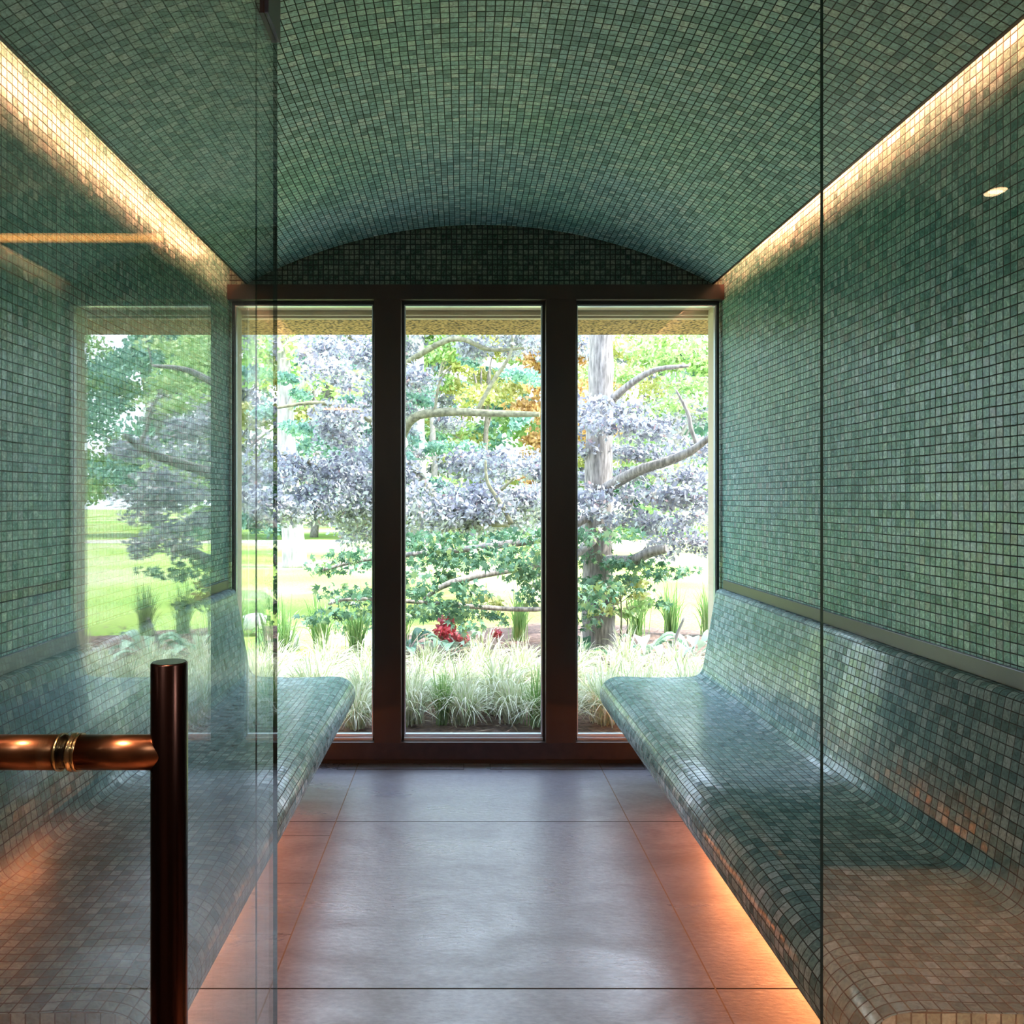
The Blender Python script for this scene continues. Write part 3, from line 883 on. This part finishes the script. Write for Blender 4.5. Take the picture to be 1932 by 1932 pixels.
# two pale trunks on the lawn
t = empty('pale_trunk_tree', (-3.5, 17.2, -.06), 'tall tree with thick pale mottled trunk on the lawn in the left pane', 'tree')
world_child('trunk', trunk_mesh([([P(557, 1072, 17.2), P(552, 1000, 17.2), P(541, 860, 17.2), P(534, 720, 17.2), P(524, 560, 17.2), P(520, 300, 17.2)],
                                  [.27, .22, .205, .19, .17, .12]),
                                 ([P(538, 780, 17.2), P(590, 700, 16.6), P(660, 640, 16.2)], [.09, .05, .02]),
                                 ([P(534, 720, 17.2), P(480, 640, 17), P(430, 560, 17)], [.08, .05, .02])], 16, .05, 5), M_barkp, t)
world_child('foliage', leaves([(tuple(P(px, py, 17 + dz)), (1.3, 1.1, .5), 330) for px, py, dz in
                               ((470, 690, .5), (600, 640, -.5), (500, 600, 0), (640, 720, .8), (430, 640, 0), (560, 500, 0), (470, 420, 0), (620, 400, .5), (540, 330, 0))], .09, seed=41), L_LIME, t)
t = empty('pale_trunk_tree', (-1.2, 21.5, -.06), 'slim pale trunked tree behind the left edge of the middle pane', 'tree')
world_child('trunk', trunk_mesh([([P(790, 1046, 21.5), P(788, 900, 21.5), P(784, 760, 21.5), P(786, 600, 21.5), P(786, 380, 21.5)], [.24, .23, .22, .2, .12])], 14, .04, 6), M_barkp, t)
world_child('foliage', leaves([(tuple(P(px, py, 21.5)), (1.6, 1.3, .8), 300) for px, py in ((760, 480), (830, 560), (800, 400), (720, 560), (860, 470))], .11, seed=42), L_YEL, t)


# ---- maples close to the window
def pad_list(items, rx=.62, rz=.12, n=360):
    out = []
    for it in items:
        px, py, d = it[:3]
        k = it[3] if len(it) > 3 else 1.0
        c = P(px, py, d)
        out.append(((c.x, c.y, c.z), (rx * k, rx * k * .8, rz * k), int(n * k)))
        c2 = c + Vector((random.uniform(-.4, .4) * k, random.uniform(-.4, .4), random.uniform(-.12, .05)))
        out.append(((c2.x, c2.y, c2.z), (rx * k * .6, rx * k * .6, rz * k * .8), int(n * k * .45)))
    return out


mp1 = empty('sky_tinted_maple', (P(735, 1100, 11.4).x, 11.4, -.06), 'wide maple with sky-tinted grey leaves and layered branches filling the left and middle panes', 'tree')  # lavender tint of its leaves is painted sky reflection
D1 = 11.2
limbs = [([P(735, 1135, D1), P(733, 1060, D1), P(742, 960, D1), P(730, 850, D1), P(745, 700, D1), P(740, 560, D1)], [.15, .12, .11, .1, .08, .05]),
         ([P(733, 1000, D1), P(768, 880, D1 - .6), P(810, 925, D1 - 1.2), P(845, 958, D1 - 1.6), P(905, 985, D1 - 1.8), P(960, 990, D1 - 2)], [.07, .05, .05, .045, .04, .03]),
         ([P(742, 900, D1), P(770, 800, D1 - .8), P(830, 778, D1 - 1), P(930, 780, D1 - 1.2), P(1018, 782, D1 - 1.4)], [.06, .055, .055, .045, .03]),
         ([P(965, 988, D1 - 2), P(945, 950, D1 - 2), P(920, 910, D1 - 2), P(916, 868, D1 - 2)], [.03, .025, .02, .012]),
         ([P(945, 925, D1 - 2), P(972, 900, D1 - 2)], [.02, .012]),
         ([P(900, 775, D1 - 1), P(930, 720, D1 - 1), P(962, 670, D1 - 1), P(968, 620, D1 - 1)], [.03, .028, .02, .012]),
         ([P(820, 778, D1 - 1), P(830, 720, D1 - 1), P(852, 690, D1 - 1)], [.02, .015, .008]),
         ([P(742, 840, D1), P(680, 780, D1 - .4), P(600, 760, D1 - .6), P(520, 770, D1 - .8)], [.05, .04, .03, .015]),
         ([P(740, 940, D1), P(660, 930, D1 - .6), P(580, 870, D1 - 1), P(500, 850, D1 - 1.2)], [.045, .035, .03, .02]),
         ([P(745, 700, D1), P(850, 640, D1 - .8), P(925, 660, D1 - .8), P(1000, 655, D1 - .8)], [.05, .035, .025, .012]),
         ([P(745, 700, D1), P(680, 650, D1), P(600, 600, D1), P(520, 580, D1)], [.05, .035, .025, .012])]
world_child('branches', trunk_mesh(limbs, 10, .06, 9), M_barkg, mp1)
rp = random.Random(11)
pads = []
for py, pxs in ((655, (560, 620, 690, 770, 840, 1000, 1060)), (720, (600, 670, 730, 790)), (775, (560, 630, 700, 760)),
                (825, (590, 650, 720)), (880, (500, 560, 620, 690, 760, 860, 930, 1000)), (930, (480, 560, 640, 700, 780, 850, 920, 1000)),
                (970, (520, 600, 660, 740, 810, 870, 950, 1020)), (1000, (690, 770, 860))):
    for px in pxs:
        pads.append((px + rp.uniform(-18, 18), py + rp.uniform(-12, 12), D1 + rp.uniform(-1.8, 1.2), rp.uniform(.55, 1.0)))
for py in (500, 560, 600):
    for px in (480, 600, 720, 840, 960):
        pads.append((px, py, D1 + rp.uniform(-1, 1), 1.2))
for i in range(30):
    pads.append((rp.uniform(480, 1040), rp.uniform(650, 990), D1 + rp.uniform(-2.2, 1.6), rp.uniform(.35, .7)))
pads = [q for q in pads if not (850 < q[0] < 1045 and 665 < q[1] < 850) and not (495 < q[0] < 590 and q[1] < 850)
        and not (q[0] < 700 and 600 < q[1] < 740 and (int(q[0]) % 2))]
random.seed(3)
world_child('foliage', leaves(pad_list(pads, .56, .32, 820), .031, flat=.35, seed=51), L_SKYTINT, mp1)
gp = [(rp.uniform(470, 1040), rp.uniform(640, 960), D1 + rp.uniform(-.5, 1.8), rp.uniform(.3, .55)) for i in range(26)]
f1 = world_child('foliage', leaves(pad_list(gp, .55, .22, 420), .034, flat=.45, seed=55), L_TEAL, mp1)
f1['label'] = 'pale green inner leaves'

mp2 = empty('green_maple', (P(1130, 1225, 7.5).x, 7.5, -.06), 'maple with a thick grey trunk in the right pane and drooping green layers', 'tree')
D2 = 7.5
limbs = [([P(1134, 1240, D2), P(1130, 1190, D2), P(1128, 1120, D2), P(1128, 1000, D2), P(1130, 850, D2), P(1134, 700, D2), P(1134, 560, D2), P(1134, 300, D2)],
          [.185, .155, .145, .135, .125, .115, .10, .05]),
         ([P(1130, 1060, D2), P(1190, 1058, D2 - .4), P(1225, 1042, D2 - .5), P(1258, 1035, D2 - .6)], [.07, .05, .045, .035]),
         ([P(1130, 930, D2), P(1200, 890, D2 - .5), P(1260, 870, D2 - .7), P(1305, 850, D2 - .8), P(1345, 820, D2 - .9)], [.06, .045, .04, .035, .02]),
         ([P(1318, 846, D2 - .8), P(1304, 810, D2 - .8), P(1298, 780, D2 - .8), P(1275, 735, D2 - .8)], [.02, .018, .015, .008]),
         ([P(1130, 1010, D2), P(1060, 1060, D2 - .6), P(960, 1075, D2 - .9), P(850, 1100, D2 - 1.1), P(800, 1130, D2 - 1.1)], [.05, .035, .03, .025, .012]),
         ([P(1130, 960, D2), P(1040, 1010, D2 - .3), P(930, 1030, D2 - .4), P(790, 1045, D2 - .4), P(690, 1055, D2 - .6), P(610, 1075, D2 - .8)], [.05, .04, .03, .025, .02, .01]),
         ([P(1130, 780, D2), P(1170, 740, D2 - .2), P(1230, 700, D2 - .4), P(1300, 690, D2 - .5)], [.05, .035, .025, .012]),
         ([P(1100, 1120, D2 - .2), P(1010, 1150, D2 - .8), P(700, 1130, D2 - 1.2), P(620, 1140, D2 - 1.2)], [.03, .02, .015, .008])]
world_child('trunk', trunk_mesh(limbs, 16, .05, 12), M_bark, mp2)
gp = []
for py, pxs in ((1015, (790, 850, 900, 960, 1010, 1105, 1180)), (1040, (650, 780, 830, 880, 930, 1000, 1100)), (1060, (640, 690, 775, 870, 960, 1020, 1110, 1170, 1230)),
                (1090, (780, 840, 1000, 1020, 1110, 1200, 1240)), (1120, (660, 700, 800, 880, 1010, 1100, 1180)), (1150, (640, 690, 800, 850, 905, 1100)), (1165, (680, 860))):
    for px in pxs:
        gp.append((px + rp.uniform(-12, 12), py + rp.uniform(-8, 8), D2 + rp.uniform(-1.3, .1), rp.uniform(.6, 1.0)))
world_child('foliage', leaves(pad_list(gp, .27, .09, 85), .043, flat=.5, star=True, curl=.35, seed=52, drop=.4), L_MAP, mp2)
gp = []
for py, pxs in ((770, (1110, 1180, 1290)), (810, (1120, 1190, 1250)), (850, (1110, 1170, 1240, 1320)),
                (900, (1110, 1160, 1230, 1300)), (940, (1120, 1190, 1260, 1310)), (975, (1110, 1180, 1240, 1320)), (1020, (1270, 1320)), (1132, (1125,))):
    for px in pxs:
        gp.append((px + rp.uniform(-10, 10), py + rp.uniform(-8, 8), D2 + rp.uniform(-.9, 1.0), rp.uniform(.6, 1.0)))
f2 = world_child('foliage', leaves(pad_list(gp, .34, .14, 380), .024, flat=.35, seed=53), L_SKYTINT, mp2)
f2['label'] = 'sky-tinted grey upper leaves'
gp = [(px, py, D2 + .9 + rp.uniform(-.4, .4), .8) for px, py in ((1210, 660), (1310, 650), (1290, 720), (1250, 960), (1300, 1000), (1200, 1000), (1280, 900), (1210, 830), (1320, 760), (1260, 760), (1180, 700), (1120, 700), (1230, 640))]
f3 = world_child('foliage', leaves(pad_list(gp, .36, .10, 200), .03, flat=.4, seed=54), L_LIME, mp2)
f3['label'] = 'light green upper leaves'


# ---- grasses, built once in a few shapes and copied
def clump_mesh(n, h, spread, width, seed, arch=1.0):
    g = np.random.default_rng(seed)
    seg = 7
    V, Fc = [], []
    for i in range(n):
        a = g.uniform(0, 2 * math.pi); L_ = h * g.uniform(.65, 1.25)
        out = spread * g.uniform(.15, 1.0); w = width * g.uniform(.6, 1.2)
        bx, by = g.normal(0, .03, 2)
        da = g.uniform(-.5, .5)
        for k in range(seg + 1):
            t_ = k / seg
            q = out * (t_ ** 1.3)
            z = L_ * (t_ * 1.25 - arch * .95 * t_ ** 2.4 * min(1.0, out / spread + .25))
            aa = a + da * t_
            x, y = bx + q * math.cos(aa), by + q * math.sin(aa)
            ww = w * (1 - t_ ** 2) * .5 + .0004
            px_, py_ = -math.sin(aa + .6) * ww, math.cos(aa + .6) * ww
            V.append((x + px_, y + py_, max(z, .004))); V.append((x - px_, y - py_, max(z, .004)))
        b0 = i * (seg + 1) * 2
        for k in range(seg):
            q0 = b0 + 2 * k
            Fc.append((q0, q0 + 1, q0 + 3, q0 + 2))
    me_ = raw_mesh(np.array(V), np.array(Fc).ravel(), np.full(len(Fc), 4))
    return me_


sedge = [clump_mesh(260, .44, .44, .0085, 60 + i, 1.0) for i in range(6)]
for m_ in sedge: m_.materials.append(L_SEDGE)
tall = [clump_mesh(110, .55, .22, .012, 80 + i, .6) for i in range(3)]
for m_ in tall: m_.materials.append(L_BLADE)
rows_ = [('front row along the window sill', 4.93, .30), ('second row from the window', 5.25, .31), ('third row from the window', 5.6, .33), ('back row before the mulch', 6.0, .38)]
ORD = ['first', 'second', 'third', 'fourth', 'fifth', 'sixth', 'seventh', 'eighth', 'ninth', 'tenth', 'eleventh', 'twelfth', 'thirteenth', 'fourteenth', 'fifteenth', 'sixteenth', 'seventeenth', 'eighteenth', 'nineteenth', 'twentieth']
rg_ = random.Random(21)
for ri, (rn, yy, stp) in enumerate(rows_):
    xs = []
    x = -2.05 + .17 * (ri % 2) - .1 * ri
    while x < 2.35 + .12 * ri:
        xs.append(x); x += stp * rg_.uniform(.82, 1.12)
    for i, x in enumerate(xs):
        o = bpy.data.objects.new('sedge_clump', sedge[rg_.randrange(6)])
        COL.objects.link(o)
        o.location = (x, yy + rg_.uniform(-.08, .08), .0)
        s_ = rg_.uniform(.8, 1.1) * (0.9 if ri == 0 else 1)
        o.scale = (s_, s_, s_ * rg_.uniform(.85, 1.1)); o.rotation_euler = (0, 0, rg_.uniform(0, 6.28))
        tag(o, 'cream striped sedge clump, %s from the left in the %s' % (ORD[min(i, 19)], rn), 'grass', 'variegated sedges before the window')
gl_spots = [(-2.0, 7.2, 'left pane, beside the pale stones'), (-1.62, 7.0, 'left pane, second from the left'), (-1.25, 7.25, 'left pane, middle of the green tufts'),
            (-0.9, 7.0, 'left pane, close to the mullion'), (-1.45, 6.7, 'left pane, in front of the other green tufts'), (-0.55, 7.3, 'hidden partly by the left mullion'),
            (1.75, 8.2, 'right pane, beyond the mulch, left one'), (2.1, 8.3, 'right pane, beyond the mulch, middle one'), (2.45, 8.2, 'right pane, beyond the mulch, right one'),
            (0.55, 7.9, 'middle pane, behind the red flowers to the right'), (.45, 4.9, 'middle pane, at the sill, lower right corner'), (-.12, 4.95, 'middle pane, at the sill, left of centre')]
for i, (x, y, lb) in enumerate(gl_spots):
    o = bpy.data.objects.new('grass_tuft', tall[i % 3]); COL.objects.link(o)
    o.location = (x, y, 0); s_ = .95 if y > 6 else .62
    o.scale = (s_, s_, s_); o.rotation_euler = (0, 0, i * 1.3)
    tag(o, 'fresh green grass tuft in the ' + lb if not lb.startswith('hidden') else 'fresh green grass tuft ' + lb, 'grass', 'fresh green grass tufts')


def broad_leaf(x, y, n, ln, label, seed, mat=L_HOSTA, name='hosta_plant'):
    g = random.Random(seed)
    bm_ = bmesh.new()
    for i in range(n):
        a = 2 * math.pi * i / n + g.uniform(-.3, .3); L_ = ln * g.uniform(.75, 1.15); el = g.uniform(.35, 1.0)
        prev = None
        for k in range(9):
            t_ = k / 8
            q = L_ * t_ * math.cos(el) ; z = .02 + L_ * (t_ * math.sin(el) * 1.2 - .55 * t_ ** 3)
            w = .30 * L_ * math.sin(math.pi * min(1, max(0, (t_ - .22) / .78))) ** .8 + .006
            c = Vector((x + q * math.cos(a), y + q * math.sin(a), z)); s_ = Vector((-math.sin(a), math.cos(a), 0))
            cur = [bm_.verts.new(c + s_ * w * .5 + Vector((0, 0, w * .18))), bm_.verts.new(c), bm_.verts.new(c - s_ * w * .5 + Vector((0, 0, w * .18)))]
            if prev:
                for m_ in (0, 1):
                    f = bm_.faces.new((prev[m_], prev[m_ + 1], cur[m_ + 1], cur[m_])); f.smooth = True
            prev = cur
    return tag(link(name, finish(bm_), mat), label, 'plant')


broad_leaf(P(1215, 1240, 6.9).x, 6.9, 11, .42, 'broad leaved blue green hosta in the right pane beside the leaning cane', 1)
broad_leaf(P(1310, 1240, 7.0).x, 7.0, 10, .40, 'broad leaved blue green hosta in the right pane, half behind the bench back', 2)
broad_leaf(P(850, 1225, 7.0).x, 7.0, 9, .36, 'broad leaved plant beneath the red flowers in the middle pane', 3)
broad_leaf(P(1105, 1230, 6.8).x, 6.8, 10, .34, 'dark leafy plant at the foot of the thick trunk', 4, L_MAP)
broad_leaf(P(770, 1215, 7.2).x, 7.2, 12, .34, 'leafy green plant at the left edge of the middle pane', 5, L_TEAL, 'leafy_plant')
broad_leaf(P(520, 1200, 7.6).x, 7.6, 10, .40, 'broad leaved green plant at the left of the left pane', 6, L_LIME, 'leafy_plant')


def flower(px, py, d, r, n, label, seed):
    c = P(px, py, d)
    t_ = empty('red_flower', (c.x, c.y, 0), label, 'flower', 'red flowers in the bed')
    world_child('stem', trunk_mesh([([(c.x + .03, c.y, 0), (c.x + .01, c.y, c.z * .5), (c.x, c.y, c.z)], [.006, .005, .004])], 6), M_barkg, t_)
    world_child('bloom', leaves([((c.x, c.y, c.z), (r, r, r * .8), n)], .032, flat=.1, seed=seed), L_RED, t_)


flower(843, 1176, 7.3, .085, 90, 'crimson flower head, topmost of the three in the middle pane', 5)
flower(838, 1196, 7.15, .09, 90, 'crimson flower head, lower left of the three in the middle pane', 6)
flower(870, 1204, 7.1, .075, 70, 'crimson flower head, lower right of the three in the middle pane', 7)
flower(936, 1194, 7.4, .04, 40, 'small single scarlet flower on a thin stem over the mulch', 8)


def sapling(px, d, h, label, seed, mat=L_YEL):
    x = P(px, 1000, d).x
    t_ = empty('sapling', (x, d, 0), label, 'plant')
    g = random.Random(seed)
    paths = [([(x, d, 0), (x + .02, d, h * .5), (x + .01, d, h)], [.01, .008, .004])]
    bl = []
    for i in range(6):
        a = g.uniform(0, 6.28); z = h * g.uniform(.55, 1.0); q = .16
        e = (x + q * math.cos(a), d + q * math.sin(a), z + .06)
        paths.append(([(x + .01, d, z), ((x + e[0]) / 2, (d + e[1]) / 2, z + .05), e], [.004, .003, .002]))
        bl.append((e, (.10, .10, .04), 26))
    world_child('stem', trunk_mesh(paths, 6), M_barkg, t_)
    world_child('foliage', leaves(bl, .03, flat=.5, seed=seed), mat, t_)


sapling(1168, 7.0, .62, 'thin stemmed yellow green sapling right of the thick trunk', 3)
sapling(1180, 7.3, .46, 'short light green sapling right of the yellow green one', 4, L_LIME)
sapling(905, 7.6, .42, 'small yellow green sapling behind the red flowers', 5)

cn = P(1262, 1290, 6.3)
t = tag(link('garden_cane', trunk_mesh([([(cn.x - .0, 6.3, 0.0), (cn.x + .04, 6.3, .25), tuple(P(1291, 1165, 6.3))], [.017, .015, .008])], 8, .1, 2), M_barkp), 'pale leaning cane stuck in the bed in the right pane', 'cane')


def stone(x, y, sx, sy, sz, label, seed):
    g = random.Random(seed)
    bm_ = bmesh.new(); bmesh.ops.create_icosphere(bm_, subdivisions=3, radius=1)
    for v in bm_.verts:
        k = 1 + .08 * math.sin(5 * v.co.x + seed) + .07 * math.cos(6 * v.co.y + 2 * v.co.z)
        v.co = Vector((max(-.8, min(.8, v.co.x)) * sx, max(-.8, min(.8, v.co.y)) * sy, max(-.62, min(.62, v.co.z)) * sz)) * k
    for f in bm_.faces: f.smooth = True
    o = link('stone', finish(bm_), plain('pale_stone_%d' % seed, (.6, .6, .56), rough=.9, noise=.15, nscale=8), None, (x, y, sz * .58))
    return tag(o, label, 'stone', 'pale stones in the bed')


stone(P(538, 1210, 7.4).x, 7.35, .17, .14, .13, 'larger pale stone low in the left pane', 1)
stone(P(505, 1135, 9.2).x, 8.6, .20, .16, .12, 'flat pale stone on the grass at the left of the left pane', 2)

# bark and straw lying on the mulch: nobody could count it
g = np.random.default_rng(5)
n = 2600
c = np.stack([g.uniform(-3.2, 3.6, n), g.uniform(4.55, 8.8, n), g.uniform(.002, .025, n)], 1)
an = g.uniform(0, math.pi, n); ln = g.uniform(.02, .09, n); wd = g.uniform(.004, .012, n)
ax = np.stack([np.cos(an) * ln, np.sin(an) * ln, g.uniform(-.01, .01, n)], 1); bx = np.stack([-np.sin(an) * wd, np.cos(an) * wd, np.zeros(n)], 1)
V = np.stack([c - ax, c + bx, c + ax, c - bx], 1).reshape(-1, 3)
chips = raw_mesh(V, np.arange(n * 4), np.full(n, 4))
L_CHIP = leaf_mat('bark_chips', [(0, (.10, .06, .05)), (.6, (.26, .16, .13)), (.9, (.42, .32, .24)), (1, (.6, .5, .4))], trans=0)
tag(link('bark_chips', chips, L_CHIP), 'brown bark chips and straw strewn over the planting bed', 'mulch', kind='stuff')
